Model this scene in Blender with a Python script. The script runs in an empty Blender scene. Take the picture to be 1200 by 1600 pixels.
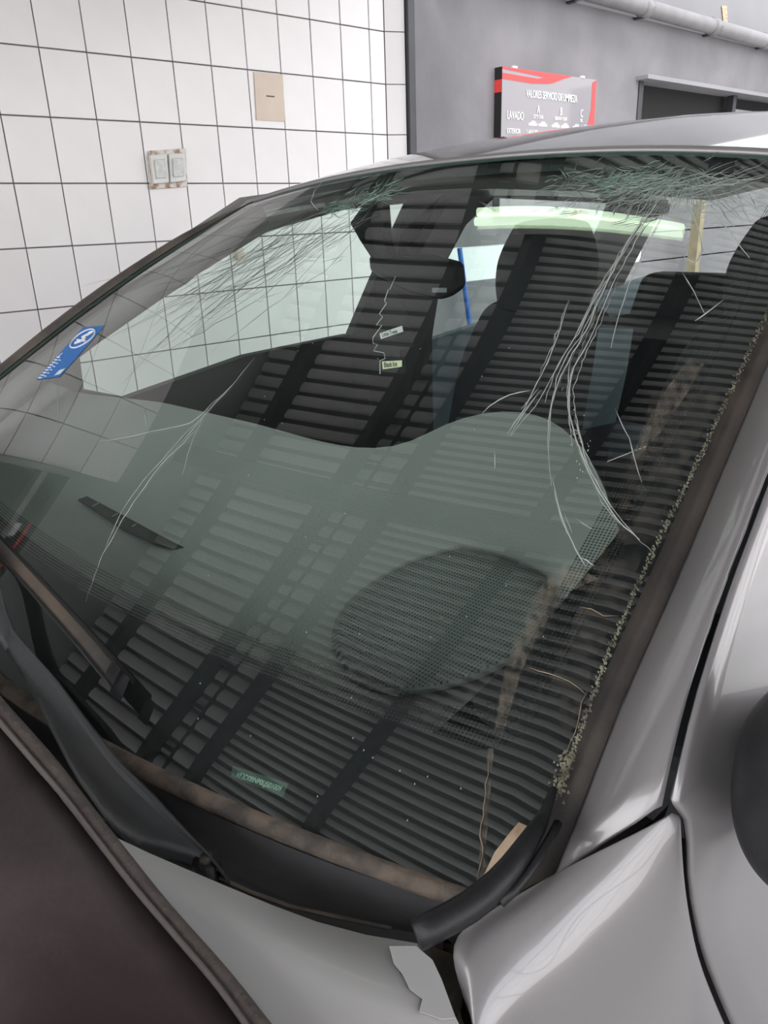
import bpy, math, random
import numpy as np
from mathutils import Vector, Matrix
random.seed(7)
ZC = 1.36                      # camera height
# ------------------------------------------------------------------ camera
# layout frame: x = from the photographer across the car to the tiled wall, y = along the car to its rear, z = height minus ZC
# blender frame: (-x, y, z + ZC)
F = 1193.0
_D = np.array([112, 3090, F]); _D = _D/np.linalg.norm(_D)
_Y = np.array([1450, -513, F]); _Y = _Y-_D*(_Y@_D); _Y = _Y/np.linalg.norm(_Y)
_X = -np.cross(_D, _Y)
C = bpy.context.scene.collection
sc = bpy.context.scene
cam = bpy.data.cameras.new('camera'); co = bpy.data.objects.new('camera', cam); C.objects.link(co)
cam.sensor_fit = 'VERTICAL'; cam.sensor_height = 32.0; cam.lens = 32.0*F/1600; cam.clip_start = 0.01
r_ = Vector((-_X[0], _Y[0], -_D[0])); d_ = Vector((-_X[1], _Y[1], -_D[1])); f_ = Vector((-_X[2], _Y[2], -_D[2]))
M = Matrix.Identity(4)
for i in range(3):
    M[i][0] = r_[i]; M[i][1] = -d_[i]; M[i][2] = -f_[i]
M[2][3] = ZC
co.matrix_world = M
sc.camera = co
# ------------------------------------------------------------------ world and lights
w = bpy.data.worlds.new('world'); sc.world = w; w.use_nodes = True
nt = w.node_tree; bg = nt.nodes['Background']
geo = nt.nodes.new('ShaderNodeTexCoord'); sep = nt.nodes.new('ShaderNodeSeparateXYZ'); ramp = nt.nodes.new('ShaderNodeValToRGB')
nt.links.new(geo.outputs['Generated'], sep.inputs[0]); nt.links.new(sep.outputs['Z'], ramp.inputs[0])
ramp.color_ramp.elements[0].position = 0.0; ramp.color_ramp.elements[0].color = (1.0, 0.985, 0.98, 1)
ramp.color_ramp.elements[1].position = 0.8; ramp.color_ramp.elements[1].color = (0.86, 0.91, 1.0, 1)
nt.links.new(ramp.outputs[0], bg.inputs[0]); bg.inputs[1].default_value = 2.6
sun = bpy.data.lights.new('sun', 'SUN'); so = bpy.data.objects.new('sun', sun); C.objects.link(so)
sun.energy = 2.0; sun.angle = math.radians(12); sun.color = (1, .96, .9)
so.rotation_euler = (math.radians(20), math.radians(25), 0)
vs = sc.view_settings; vs.view_transform = 'Standard'; vs.look = 'None'; vs.exposure = 0.35; vs.gamma = 1; vs.use_curve_mapping = False

# ------------------------------------------------------------------ maths helpers
def ray(px, py):
    c = np.array([(px-600)/F, (py-800)/F, 1.]); return np.array([c@_X, c@_Y, -(c@_D)])
def pix(p):
    c = p[0]*_X+p[1]*_Y-p[2]*_D; return np.array([600+F*c[0]/c[2], 800+F*c[1]/c[2]])
def atX(q, x): r = ray(*q); return r*x/r[0]
def atY(q, y): r = ray(*q); return r*y/r[1]
def atZ(q, z): r = ray(*q); return r*z/r[2]
def onf(q, f, t=.5):               # meet the surface f(x, y, z) = 0 along the sight line of a measured point
    r = ray(*q)
    for i in range(40):
        e = 1e-5; g = f(r*t); d = (f(r*(t+e))-g)/e
        t -= max(-.2, min(.2, g/d))
    return r*t
P = dict(xc=.9, hb=.6849, ht=.5641, Yb0=.1121, Yb1=.2425, zb0=-.3908, zb1=-.3753, Yt0=.99, Yt1=.9717, zt0=.079, zt1=.0405, bulge=-.0088,
         pb=1.984, pt=2.3435, yaw=-.0258, skew=.0551, hbul=.0119, mc=-.0259, mz=.0183, mc2=-.0203)
def S(u, v, off=0.):               # the windscreen as a curved surface: u across, v from base to header
    a = math.sqrt(u*u+1e-6)
    x = (P['hb']+(P['ht']-P['hb'])*v+P['hbul']*4*v*(1-v))*u
    A = a**P['pb']; T = a**P['pt']
    yb = P['Yb0']+(P['Yb1']-P['Yb0'])*A; zb = P['zb0']+(P['zb1']-P['zb0'])*A
    yt = P['Yt0']+(P['Yt1']-P['Yt0'])*T; zt = P['zt0']+(P['zt1']-P['zt0'])*T
    y = yb+(yt-yb)*v; z = zb+(zt-zb)*v
    b = 4*v*(1-v)*P['bulge']*(1+P['skew']*(2*v-1))
    y -= .5*b; z += .86*b
    k = 4*v*(1-v)*a*a; y += (P['mc']+P['mc2']*(2*v-1))*k; z += P['mz']*k
    c, s = math.cos(P['yaw']), math.sin(P['yaw']); y0 = y-.3
    p = np.array([P['xc']+c*x-s*y0, .3+s*x+c*y0, z])
    return p+off*SN(u, v) if off else p
def SN(u, v):
    e = 1e-4; n = np.cross(S(u+e, v)-S(u-e, v), S(u, v+e)-S(u, v-e)); n = n/np.linalg.norm(n)
    return n if n[2] > 0 else -n
_cache = {}
def inv(px, py):
    k = (round(px, 1), round(py, 1))
    if k in _cache: return _cache[k]
    u, v = -.3, .4
    for i in range(16):
        p = pix(S(u, v)); e = 1e-4
        J = np.array([(pix(S(u+e, v))-p)/e, (pix(S(u, v+e))-p)/e]).T
        d = np.clip(np.linalg.solve(J, p-np.array([px, py])), -.3, .3); u -= d[0]; v -= d[1]
        if abs(d).max() < 1e-5: break
    _cache[k] = (float(u), float(v)); return _cache[k]
def G(px, py, off=0.):             # the point of the windscreen seen there, lifted by off
    u, v = inv(px, py); return S(u, v)+off*SN(u, v)
def res(L, n):                     # resample a polyline to n points
    L = [np.array(p, float) for p in L]
    s = np.concatenate([[0], np.cumsum([np.linalg.norm(b-a) for a, b in zip(L, L[1:])])])
    A = np.array(L); return [np.array([np.interp(t, s, A[:, k]) for k in range(A.shape[1])]) for t in np.linspace(0, s[-1], n)]
def smooth(L, n, it=2):            # resample, corners eased
    L = res(L, n)
    for _ in range(it): L = [L[0]]+[(a+2*b+c)/4 for a, b, c in zip(L, L[1:], L[2:])]+[L[-1]]
    return L

# ------------------------------------------------------------------ materials
def mat(name, col, rough=.5, metal=0., coat=0., var=.0, scale=8., bump=0., bscale=40., spec=.5, col2=None, emit=None, estr=0, detail=4, lo=.35, hi=.65):
    m = bpy.data.materials.new(name); m.use_nodes = True; n = m.node_tree; b = n.nodes['Principled BSDF']
    b.inputs['Base Color'].default_value = (*col, 1); b.inputs['Roughness'].default_value = rough; b.inputs['Metallic'].default_value = metal
    b.inputs['Coat Weight'].default_value = coat; b.inputs['Coat Roughness'].default_value = .04; b.inputs['Specular IOR Level'].default_value = spec
    tc = n.nodes.new('ShaderNodeTexCoord')
    if var or col2:
        t = n.nodes.new('ShaderNodeTexNoise'); t.inputs['Scale'].default_value = scale; t.inputs['Detail'].default_value = detail
        n.links.new(tc.outputs['Object'], t.inputs['Vector'])
        r = n.nodes.new('ShaderNodeValToRGB'); n.links.new(t.outputs['Fac'], r.inputs[0]); n.links.new(r.outputs[0], b.inputs['Base Color'])
        c2 = col2 or tuple(c*(1-var) for c in col)
        r.color_ramp.elements[0].position = lo; r.color_ramp.elements[0].color = (*c2, 1)
        r.color_ramp.elements[1].position = hi; r.color_ramp.elements[1].color = (*col, 1)
    if bump:
        t = n.nodes.new('ShaderNodeTexNoise'); t.inputs['Scale'].default_value = bscale; t.inputs['Detail'].default_value = 5
        n.links.new(tc.outputs['Object'], t.inputs['Vector'])
        bp = n.nodes.new('ShaderNodeBump'); bp.inputs['Strength'].default_value = bump; bp.inputs['Distance'].default_value = .01
        n.links.new(t.outputs['Fac'], bp.inputs['Height']); n.links.new(bp.outputs[0], b.inputs['Normal'])
    if emit:
        b.inputs['Emission Color'].default_value = (*emit, 1); b.inputs['Emission Strength'].default_value = estr
    return m
def glass_mat(name, tint, ior, gloss=True, rough=0.):
    m = bpy.data.materials.new(name); m.use_nodes = True; n = m.node_tree; n.nodes.clear()
    o = n.nodes.new('ShaderNodeOutputMaterial'); t = n.nodes.new('ShaderNodeBsdfTransparent'); t.inputs[0].default_value = (*tint, 1)
    if not gloss: n.links.new(t.outputs[0], o.inputs[0]); return m
    g = n.nodes.new('ShaderNodeBsdfGlossy'); g.inputs['Roughness'].default_value = rough; f = n.nodes.new('ShaderNodeFresnel'); f.inputs[0].default_value = ior
    x = n.nodes.new('ShaderNodeMixShader'); n.links.new(t.outputs[0], x.inputs[1]); n.links.new(g.outputs[0], x.inputs[2])
    ge = n.nodes.new('ShaderNodeNewGeometry'); k = n.nodes.new('ShaderNodeMath'); k.operation = 'SUBTRACT'; k.inputs[0].default_value = 1   # a thin pane mirrors on its outer face only
    n.links.new(ge.outputs['Backfacing'], k.inputs[1]); q = n.nodes.new('ShaderNodeMath'); q.operation = 'MULTIPLY'
    n.links.new(k.outputs[0], q.inputs[0]); n.links.new(f.outputs[0], q.inputs[1]); n.links.new(q.outputs[0], x.inputs[0])
    n.links.new(x.outputs[0], o.inputs[0]); return m
def patch_mat(name, col, amount, scale, lo, hi, stretch=(1, 1, 1), dots=None, rough=.9):   # dirt film or printed dots: colour where the mask is, clear elsewhere
    m = bpy.data.materials.new(name); m.use_nodes = True; n = m.node_tree; b = n.nodes['Principled BSDF']; o = n.nodes['Material Output']
    b.inputs['Base Color'].default_value = (*col, 1); b.inputs['Roughness'].default_value = rough
    tc = n.nodes.new('ShaderNodeTexCoord'); mp = n.nodes.new('ShaderNodeMapping'); mp.inputs['Scale'].default_value = stretch
    n.links.new(tc.outputs['UV'], mp.inputs[0])
    if dots:
        v = n.nodes.new('ShaderNodeTexVoronoi'); v.inputs['Scale'].default_value = scale; v.inputs['Randomness'].default_value = dots[0]
        n.links.new(mp.outputs[0], v.inputs['Vector']); src = v.outputs['Distance']
    else:
        v = n.nodes.new('ShaderNodeTexNoise'); v.inputs['Scale'].default_value = scale; v.inputs['Detail'].default_value = 3
        n.links.new(mp.outputs[0], v.inputs['Vector']); src = v.outputs['Fac']
    r = n.nodes.new('ShaderNodeMapRange'); r.inputs[1].default_value = lo; r.inputs[2].default_value = hi; r.inputs[4].default_value = amount
    n.links.new(src, r.inputs[0])
    t = n.nodes.new('ShaderNodeBsdfTransparent'); x = n.nodes.new('ShaderNodeMixShader')
    n.links.new(r.outputs[0], x.inputs[0]); n.links.new(t.outputs[0], x.inputs[1]); n.links.new(b.outputs[0], x.inputs[2]); n.links.new(x.outputs[0], o.inputs[0])
    return m
TILE = mat('glazed_tile', (.80, .765, .765), .22, var=.07, scale=1.6, spec=.5)
GROUT = mat('dark_grout', (.13, .125, .12), .9, var=.3)
GREYWALL = mat('grey_painted_wall', (.195, .185, .195), .8, var=.22, scale=2.2, bump=.25, bscale=18)
UPWALL = mat('pale_render', (.24, .235, .245), .85, var=.12, scale=1.5)
INWALL = mat('dull_green_grey_plaster', (.22, .235, .225), .8, var=.15, scale=2)
WHITEBAND = mat('white_band', (.8, .84, .83), .7, var=.06)
CONC = mat('concrete_floor', (.46, .45, .43), .6, var=.25, scale=1.2, bump=.1)
SHEET = mat('galvanised_sheet', (.84, .83, .82), .4, metal=.1, var=.2, scale=1.5)
STEEL = mat('dark_steel', (.035, .036, .042), .45, var=.3, scale=6)
PAINT = mat('metallic_grey_paint', (.30, .285, .288), .34, metal=.35, coat=.9, var=.05, scale=3)
PAINT2 = mat('faded_grey_paint', (.52, .505, .495), .5, metal=.0, coat=.35, var=.07, scale=4)
PEEL = mat('peeled_lacquer', (.45, .44, .435), .5, var=.06, scale=20)
BLACK = mat('black_plastic', (.012, .012, .014), .5, var=.25, scale=30, bump=.08, bscale=120)
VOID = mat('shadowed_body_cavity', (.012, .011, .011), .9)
RUBBER = mat('weathered_rubber', (.05, .045, .042), .6, col2=(.11, .09, .075), scale=14, bump=.15, bscale=60)
TANRUB = mat('dusty_sealing_strip', (.20, .155, .12), .8, col2=(.09, .08, .072), scale=45, bump=.3, bscale=120, lo=.38, hi=.60)
ARM = mat('wiper_black_paint', (.05, .053, .058), .38, col2=(.075, .075, .075), scale=12, bump=.08, bscale=80)
VINYL = mat('brown_leatherette', (.045, .030, .031), .45, col2=(.078, .060, .062), scale=9, bump=.7, bscale=9, spec=.4)
HEM = mat('hem_tape', (.115, .095, .082), .75, col2=(.075, .06, .052), scale=18, bump=.3, bscale=120)
DASH = mat('dashboard_plastic', (.30, .31, .30), .6, var=.1, scale=5, bump=.12, bscale=320)
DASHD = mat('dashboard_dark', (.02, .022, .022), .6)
SEAT = mat('dark_seat_cloth', (.026, .028, .032), .85, var=.2, scale=30)
SEATB = mat('blue_grey_highlight_and_lining', (.16, .22, .25), .5, var=.3, scale=8)  # seat side's bluish highlight held in the colour; also the rear door lining
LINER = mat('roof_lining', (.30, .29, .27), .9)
FRAME = mat('grey_inner_frame', (.26, .25, .235), .8)
TRIM = mat('pillar_trim', (.045, .045, .045), .7)
GLASS = glass_mat('windscreen_glass', (.93, .985, .955), 1.95)
GLASSIN = glass_mat('glass_inner_face', (.97, .995, .98), 1.5, False)
SIDEGL = glass_mat('side_window_glass', (.96, 1.0, .98), 1.3)
FRIT = mat('black_ceramic_print', (.006, .006, .008), .5)
CRACK = mat('crack_face', (.50, .53, .50), .25, spec=.9)
CRACKG = mat('green_crack_face', (.20, .32, .26), .25, spec=.9)
CRUMB = mat('glass_crumbs', (.34, .33, .24), .3, col2=(.08, .08, .055), scale=90, spec=.9)
WHITE = mat('white_print', (.82, .82, .82), .6)
BLUE = mat('blue_print', (.01, .16, .52), .5)
RED = mat('red_print', (.72, .05, .05), .5)
SIGN = mat('grey_sign_face', (.205, .19, .205), .35, coat=.6)
BEIGE = mat('beige_card', (.66, .55, .46), .7, var=.06)
SWITCH = mat('switch_plastic', (.72, .71, .68), .4, var=.1)
CLEARW = mat('cloudy_cover', (.58, .59, .56), .25, var=.2, scale=50)
PLASTER = mat('rough_filler', (.70, .64, .60), .9, col2=(.34, .22, .15), scale=26, bump=.5, bscale=60, lo=.34, hi=.5)
GUT = mat('pvc_pipe', (.22, .21, .215), .45, var=.2, scale=5)
WOOD = mat('pale_wood', (.33, .27, .18), .8, var=.25, scale=12)
CHIPM = mat('wood_chip', (.62, .47, .33), .85, col2=(.35, .24, .15), scale=60)
DIRTY = mat('dirty_bracket', (.10, .075, .05), .9, col2=(.03, .025, .02), scale=30)
PIPEB = mat('blue_handle', (.02, .12, .45), .4)
GREEN = mat('green_plastic', (.02, .45, .2), .5)
TUBE = mat('lit_tube', (.9, .95, .85), .5, emit=(.74, 1.0, .70), estr=3.2)
OLIVE = mat('olive_foliage', (.045, .055, .03), .9, var=.4, scale=6)

# ------------------------------------------------------------------ mesh helpers
def W(p): return (-p[0], p[1], p[2]+ZC)
def tagk(o, kind): o['kind'] = kind; return o
def link(o, parent=None):
    C.objects.link(o)
    if parent is not None: o.parent = parent; o.matrix_parent_inverse = Matrix.Translation(-Vector(parent_loc(parent)))
    return o
def parent_loc(p):
    l = Vector(p.location)
    while p.parent is not None: p = p.parent; l = l  # parts sit at the origin
    return l if p.name not in ORIG else Vector(ORIG[p.name])
ORIG = {}
def thing(name, loc, label, cat, group=None):
    o = bpy.data.objects.new(name, None); C.objects.link(o); o.location = W(loc); ORIG[o.name] = tuple(o.location)
    o.empty_display_size = .05; o['label'] = label; o['category'] = cat
    if group: o['group'] = group
    return o
def mesh(name, verts, faces, m, parent=None, sm=False, uv=None, up=False):
    me = bpy.data.meshes.new(name)
    me.from_pydata([W(v) for v in verts], [], [tuple(f) for f in faces])
    me.validate(); me.update()
    if up:
        s = sum(p.normal.z*p.area for p in me.polygons)
        if s < 0: me.flip_normals()
    for mm in (m if isinstance(m, (list, tuple)) else [m]): me.materials.append(mm)
    if sm:
        for p in me.polygons: p.use_smooth = True
    if uv:
        l = me.uv_layers.new(name='UV')
        for lp in me.loops: l.data[lp.index].uv = uv[lp.vertex_index]
    o = bpy.data.objects.new(name, me); C.objects.link(o)
    if parent is not None:
        o.parent = parent
        b = parent
        while b.parent is not None: b = b.parent
        if parent.type == 'EMPTY': o.matrix_parent_inverse = Matrix.Translation(-parent.location)
    return o
def solid(o, t, off=-1., mo=0):
    s = o.modifiers.new('thickness', 'SOLIDIFY'); s.thickness = t; s.offset = off; s.material_offset = mo; s.material_offset_rim = mo; return o
class B:
    def __init__(s): s.v = []; s.f = []
    def add(s, v, f):
        n = len(s.v); s.v += [tuple(map(float, p)) for p in v]; s.f += [tuple(i+n for i in q) for q in f]; return s
    def box(s, a, b, bev=0.):
        (x0, y0, z0), (x1, y1, z1) = a, b
        v = [(x, y, z) for x in (x0, x1) for y in (y0, y1) for z in (z0, z1)]
        return s.add(v, [(0, 1, 3, 2), (4, 6, 7, 5), (0, 4, 5, 1), (2, 3, 7, 6), (0, 2, 6, 4), (1, 5, 7, 3)])
    def tube(s, path, r, n=8, up=None, flat=1.):
        path = [np.array(p, float) for p in path]; R = r if hasattr(r, '__len__') else [r]*len(path); rings = []
        for i, p in enumerate(path):
            t = path[min(i+1, len(path)-1)]-path[max(i-1, 0)]; t = t/(np.linalg.norm(t)+1e-12)
            a = np.array(up if up is not None else (0, 0, 1.)); a = a if abs(a@t) < .95 else np.array([1., 0, 0])
            x = np.cross(t, a); x /= np.linalg.norm(x); y = np.cross(x, t)
            rings.append([p+R[i]*(math.cos(k*2*math.pi/n)*x+flat*math.sin(k*2*math.pi/n)*y) for k in range(n)])
        v = [q for g in rings for q in g]; f = []
        for i in range(len(rings)-1):
            for k in range(n): f.append((i*n+k, i*n+(k+1) % n, (i+1)*n+(k+1) % n, (i+1)*n+k))
        f.append(tuple(range(n))[::-1]); f.append(tuple((len(rings)-1)*n+k for k in range(n)))
        return s.add(v, f)
    def prism(s, poly, d):        # poly of 3-D points pushed along d
        n = len(poly); d = np.array(d); v = [np.array(p) for p in poly]; v = v+[p+d for p in v]
        f = [tuple(range(n))[::-1], tuple(range(n, 2*n))]+[(i, (i+1) % n, (i+1) % n+n, i+n) for i in range(n)]
        return s.add(v, f)
    def loft(s, rows):
        m = len(rows[0]); v = [p for r in rows for p in r]
        return s.add(v, [(i*m+j, i*m+j+1, (i+1)*m+j+1, (i+1)*m+j) for i in range(len(rows)-1) for j in range(m-1)])
    def obj(s, name, m, parent=None, sm=False, up=False): return mesh(name, s.v, s.f, m, parent, sm, None, up)
def bevel(o, w_, seg=2):
    b = o.modifiers.new('bevel', 'BEVEL'); b.width = w_; b.segments = seg; b.limit_method = 'ANGLE'; return o
def setlab(o, label, cat=None, group=None):
    o['label'] = label
    if cat: o['category'] = cat
    if group: o['group'] = group
    return o

# ------------------------------------------------------------------ setting
HC = 1.70; WX = 3.6; TW, TH = .1995, .2556; Y0 = .163; YE = 3.265; ZT0 = .1836
def struct(o): o['kind'] = 'structure'; return o
fl = struct(B().box((-2.4, -3.2, -1.5), (3.6, 3.4, -1.36)).obj('floor', mat('worn_wet_concrete', (.45, .44, .43), .5, var=.3, scale=1.5)))
struct(B().box((-9, -12, -1.62), (8, 18, -1.37)).obj('floor_yard', CONC))
wl = struct(B().box((WX+.008, Y0, -1.36), (WX+.2, YE, ZT0+4*TH)).box((WX+.004, Y0-1.6, .93), (WX+.2, Y0, ZT0+4*TH)).box((WX+.004, Y0-2.6, -1.36), (WX+.2, Y0-1.6, ZT0+4*TH)).obj('wall_left', GROUT))
struct(B().box((WX+.004, Y0-2.6, ZT0+4*TH), (WX+.2, YE, 2.0)).box((WX+.001, Y0-2.6, -1.36), (WX+.2, Y0-1.35, 2.0)).box((WX+.001, Y0-1.35, .93), (WX+.2, Y0, 2.0)).obj('wall_upper', INWALL))
# one tile mesh, shared
def tile_mesh(w_, h_):
    t = .008; b = .0022; g = .0026
    o = [(-t*0, -w_/2+g, -h_/2+g), (0, w_/2-g, -h_/2+g), (0, w_/2-g, h_/2-g), (0, -w_/2+g, h_/2-g)]
    m_ = [(t-b, y, z) for _, y, z in o]; c = [(t, y-math.copysign(b, y), z-math.copysign(b, z)) for _, y, z in o]
    v = o+m_+c; f = [(8, 9, 10, 11)]
    for k in range(4): f += [(k, (k+1) % 4, (k+1) % 4+4, k+4), (k+4, (k+1) % 4+4, (k+1) % 4+8, k+8)]
    me = bpy.data.meshes.new('tile'); me.from_pydata(v, [], f); me.materials.append(TILE); me.update(); return me
tm = tile_mesh(TW, TH)
tm2 = tile_mesh(YE-Y0-15*TW, TH)
for c_ in range(16):
    for k in range(-6, 4):
        zc = ZT0+(k+.5)*TH
        if zc+TH/2 < -1.36: continue
        o = bpy.data.objects.new('tile', tm if c_ < 15 else tm2); C.objects.link(o); o.parent = wl
        o.location = W((WX+.008, (Y0+(c_+.5)*TW if c_ < 15 else (Y0+15*TW+YE)/2), zc))
        o.rotation_euler = (random.uniform(-.002, .002), random.uniform(-.004, .004), random.uniform(-.005, .005))
struct(B().box((-2.4, -3.2, -1.36), (-2.3, 3.36, -.55)).box((-2.4, -3.2, 1.45), (-2.3, 3.36, HC)).obj('wall_near', UPWALL))
w2 = struct(bevel(B().box((-2.38, -3.2, -.55), (-2.32, 3.36, -.50)).box((-2.38, -3.2, 1.40), (-2.32, 3.36, 1.45)).obj('window_2', STEEL), .004))
for i in range(14): B().box((-2.36, -3.1+i*.48-.014, -.5), (-2.33, -3.1+i*.48+.014, 1.4)).obj('window_bar', STEEL, w2)
for i in range(1, 4): B().box((-2.362, -3.2, -.5+i*.475-.012), (-2.332, 3.36, -.5+i*.475+.012)).obj('window_bar', STEEL, w2)
# narrow return of the wall with its own tiles
struct(B().prism([(3.6, 3.265, -1.36), (3.55, 3.372, -1.36), (3.75, 3.372, -1.36), (3.75, 3.265, -1.36)], (0, 0, 3.36)).obj('wall_return', GROUT))
rt = bpy.data.objects['wall_return']
for k in range(-6, 5):
    z0 = max(-1.36, ZT0+k*TH+.0026); z1 = ZT0+(k+1)*TH-.0026
    if z1 < -1.3: continue
    B().prism([(3.598, 3.267, z0), (3.550, 3.370, z0), (3.558, 3.372, z0), (3.606, 3.27, z0)], (0, 0, z1-z0)).obj('tile', TILE, rt)
struct(bevel(B().box((3.525, 3.375, -1.36), (3.60, 3.415, 2.1)).box((3.56, 3.425, -1.36), (3.63, 3.462, 2.1)).obj('trim_1', STEEL), .004))
# grey wall beyond, upper wall, white band
struct(B().box((WX, 3.46, -.20), (WX+.2, 5.86, 1.30)).box((WX, 5.86, .905), (WX+.2, 14, 1.30)).box((WX, 5.86, -.20), (WX+.2, 14, .35)).box((WX, 9.4, .35), (WX+.2, 14, .905)).box((WX, 3.46, -1.36), (WX+.2, 14, -.42)).box((WX, 6.1, -.43), (WX+.2, 14, -.19)).obj('wall_right', GREYWALL))
struct(B().box((WX+.004, 3.46, -.42), (WX+.2, 6.1, -.20)).obj('trim_2', WHITEBAND))
struct(B().box((WX+.03, 3.46, 1.30), (WX+.2, 14, 3.4)).obj('wall_far', UPWALL))
struct(B().box((-3, 14, -1.36), (WX+.2, 14.2, 2.2)).obj('wall_back', GREYWALL))
# slats stand in for corrugated ribs, deck painted dark as their shade; dark rafters
ce = struct(B().box((-2.4, -3.2, HC+.012), (3.62, 3.36, HC+.04)).obj('ceiling', mat('shade_dark_deck', (.13, .13, .132), .8)))
def slat_mesh(x0, x1, wd, dp):
    b = B(); pr = [(-.5, 1.0), (-.5, .35), (-.36, .10), (-.18, 0), (.18, 0), (.36, .10), (.5, .35), (.5, 1.0)]
    b.loft([[(x0, a_*wd, h*dp) for a_, h in pr], [(x1, a_*wd, h*dp) for a_, h in pr]])
    me = bpy.data.meshes.new('rib_stand_in'); me.from_pydata([(-v[0], v[1], v[2]) for v in b.v], [], b.f); me.materials.append(SHEET); me.update(); return me
def slats(x0, x1, pitch, wd, dp):
    me = slat_mesh(x0, x1, wd, dp); n = int(6.5/pitch)
    for i in range(n):
        o = bpy.data.objects.new('rib_stand_in', me); C.objects.link(o); o.parent = ce
        o.location = (0, -3.18+(i+.5)*pitch, ZC+HC-dp+.012); o.rotation_euler = (random.uniform(-.03, .03), 0, random.uniform(-.0006, .0006))
slats(2.05, 3.6, .080, .054, .026)
slats(-2.38, 2.03, .042, .021, .014)
for x, wd, hh in ((3.2, .07, .10), (2.40, .065, .10), (2.27, .012, .03), (2.04, .05, .09), (1.31, .05, .09), (.2, .06, .09), (-1.42, .08, .12)):
    bevel(B().box((x-wd/2, -3.2, HC-hh), (x+wd/2, 3.36, HC-.001)).obj('rafter', STEEL, ce), .003, 1)
for i in range(28):
    y = -3.0+i*.225
    B().box((2.276, y, HC-.03), (2.37, y+.012, HC-.004)).obj('spacer_bar', STEEL, ce)
bevel(B().box((-2.35, .36, HC-.26), (3.6, .47, HC-.10)).obj('cross_beam', STEEL, ce), .004, 1)
bevel(B().box((-2.35, 3.30, HC-.2), (3.52, 3.36, HC-.02)).obj('cross_beam', STEEL, ce), .004, 1)
for x, y in ((-2.2, -3.1), (-2.2, 3.25)):
    struct(bevel(B().box((x-.05, y-.05, -1.36), (x+.05, y+.05, HC)).obj('trim_3', STEEL), .004))
# door and transom at the near end of the tiled wall
d1 = struct(B().box((WX+.09, Y0-1.35, -1.36), (WX+.13, Y0-.03, .72)).obj('door_1', OLIVE))
bevel(B().box((WX-.02, Y0-.03, -1.36), (WX+.10, Y0+.0, .92)).box((WX-.02, Y0-1.35, .72), (WX+.1, Y0-.03, .76)).box((WX-.02, Y0-1.35, .90), (WX+.1, Y0-.0, .94)).box((WX-.02, Y0-1.38, -1.36), (WX+.10, Y0-1.35, .92)).obj('door_frame', UPWALL, d1), .003)
B().box((WX+.06, Y0-1.35, .76), (WX+.08, Y0-.03, .90)).obj('transom_panel', VOID, d1)
B().box((WX+.05, Y0-.38, .79), (WX+.06, Y0-.31, .83)).obj('paper_label', WHITE, d1)
B().box((WX+.04, Y0-.55, .865), (WX+.055, Y0-.30, .885)).obj('red_strip', RED, d1)

# ------------------------------------------------------------------ things on the walls
def wp(px, py, x=WX): return atX((px, py), x)
# double switch
a = wp(262, 265)
sw = thing('wall_switch', (WX, a[1], a[2]), 'double grey wall switch in rough filler on the white tiles', 'switch')
def quadprism(pts, x0, x1):
    q = [wp(*p) for p in pts]; return B().prism([(x0, p[1], p[2]) for p in q], (x1-x0, 0, 0))
bevel(quadprism([(231, 236), (289, 232), (291, 292), (233, 296)], WX-.002, WX-.012).obj('filler_patch', PLASTER, sw), .003)
for q in ([(230, 243), (256, 241), (260, 286), (236, 288)], [(259, 241), (284, 240), (287, 283), (262, 286)]):
    f = bevel(quadprism(q, WX-.012, WX-.032).obj('switch_frame', SWITCH, sw), .004)
    cx = sum(p[0] for p in q)/4; cy = sum(p[1] for p in q)/4
    q2 = [(cx+(x-cx)*.66, cy+(y-cy)*.66) for x, y in q]
    bevel(quadprism(q2, WX-.032, WX-.039).obj('rocker_cover', CLEARW, f), .004)
a = wp(420, 151)
bc = bevel(quadprism([(396, 112), (441, 117), (444, 190), (400, 188)], WX-.0015, WX-.006).obj('wall_card', BEIGE), .001)
setlab(bc, 'beige blank card fixed on a white wall tile', 'card')
B().add([(WX-.0068, a[1]-.02, a[2]-.002), (WX-.0068, a[1]+.03, a[2]-.002), (WX-.0068, a[1]+.03, a[2]+.004), (WX-.0068, a[1]-.02, a[2]+.004)], [(0, 1, 2, 3)]).obj('faint_print', HEM, bc)
# small hook plate on the wall seen through the passenger window
a = wp(372, 397)
hk = bevel(B().box((WX-.03, a[1]-.02, a[2]-.03), (WX-.002, a[1]+.02, a[2]+.03)).obj('wall_bracket', BEIGE), .004)
setlab(hk, 'small beige bracket on the tiled wall seen through the passenger window', 'bracket')
# price board
SX = WX-.02
s0 = wp(785, 102, WX-.06); s1 = wp(932, 122, WX-.06)
sy0, sy1, sz1, sz0 = s0[1], s1[1], s0[2]-.006, -.02
sg = thing('price_board', (WX, (sy0+sy1)/2, sz0), 'grey and red board with white price lettering on the grey wall', 'sign')
XF = WX-.06
bevel(B().box((XF, sy0, sz0), (WX-.003, sy1, sz1)).obj('board', SIGN, sg), .002)
B().box((XF+.002, sy0-.004, sz1-.14), (WX-.002, sy0-.0005, sz1-.07)).obj('red_edge', RED, sg)
B().box((XF+.001, sy0-.003, sz0), (WX-.001, sy0-.0002, sz1)).obj('dark_edge', VOID, sg)
Wd = sy1-sy0
def flat(pts, m, name, x=XF-.002): return B().prism([(x, sy0+Wd*a_, sz1-Wd*b_) for a_, b_ in pts], (.0015, 0, 0)).obj(name, m, sg)
flat([(0, 0), (.72, 0), (.60, .028), (.52, .052), (.46, .062), (.30, .072), (0, .066), (0, .033), (.35, .040), (.42, .028), (0, .012)], RED, 'red_band')
flat([(.955, .02), (1, .0), (1, .45), (.93, .45), (.915, .33), (.955, .18)], RED, 'red_side_band')
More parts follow.
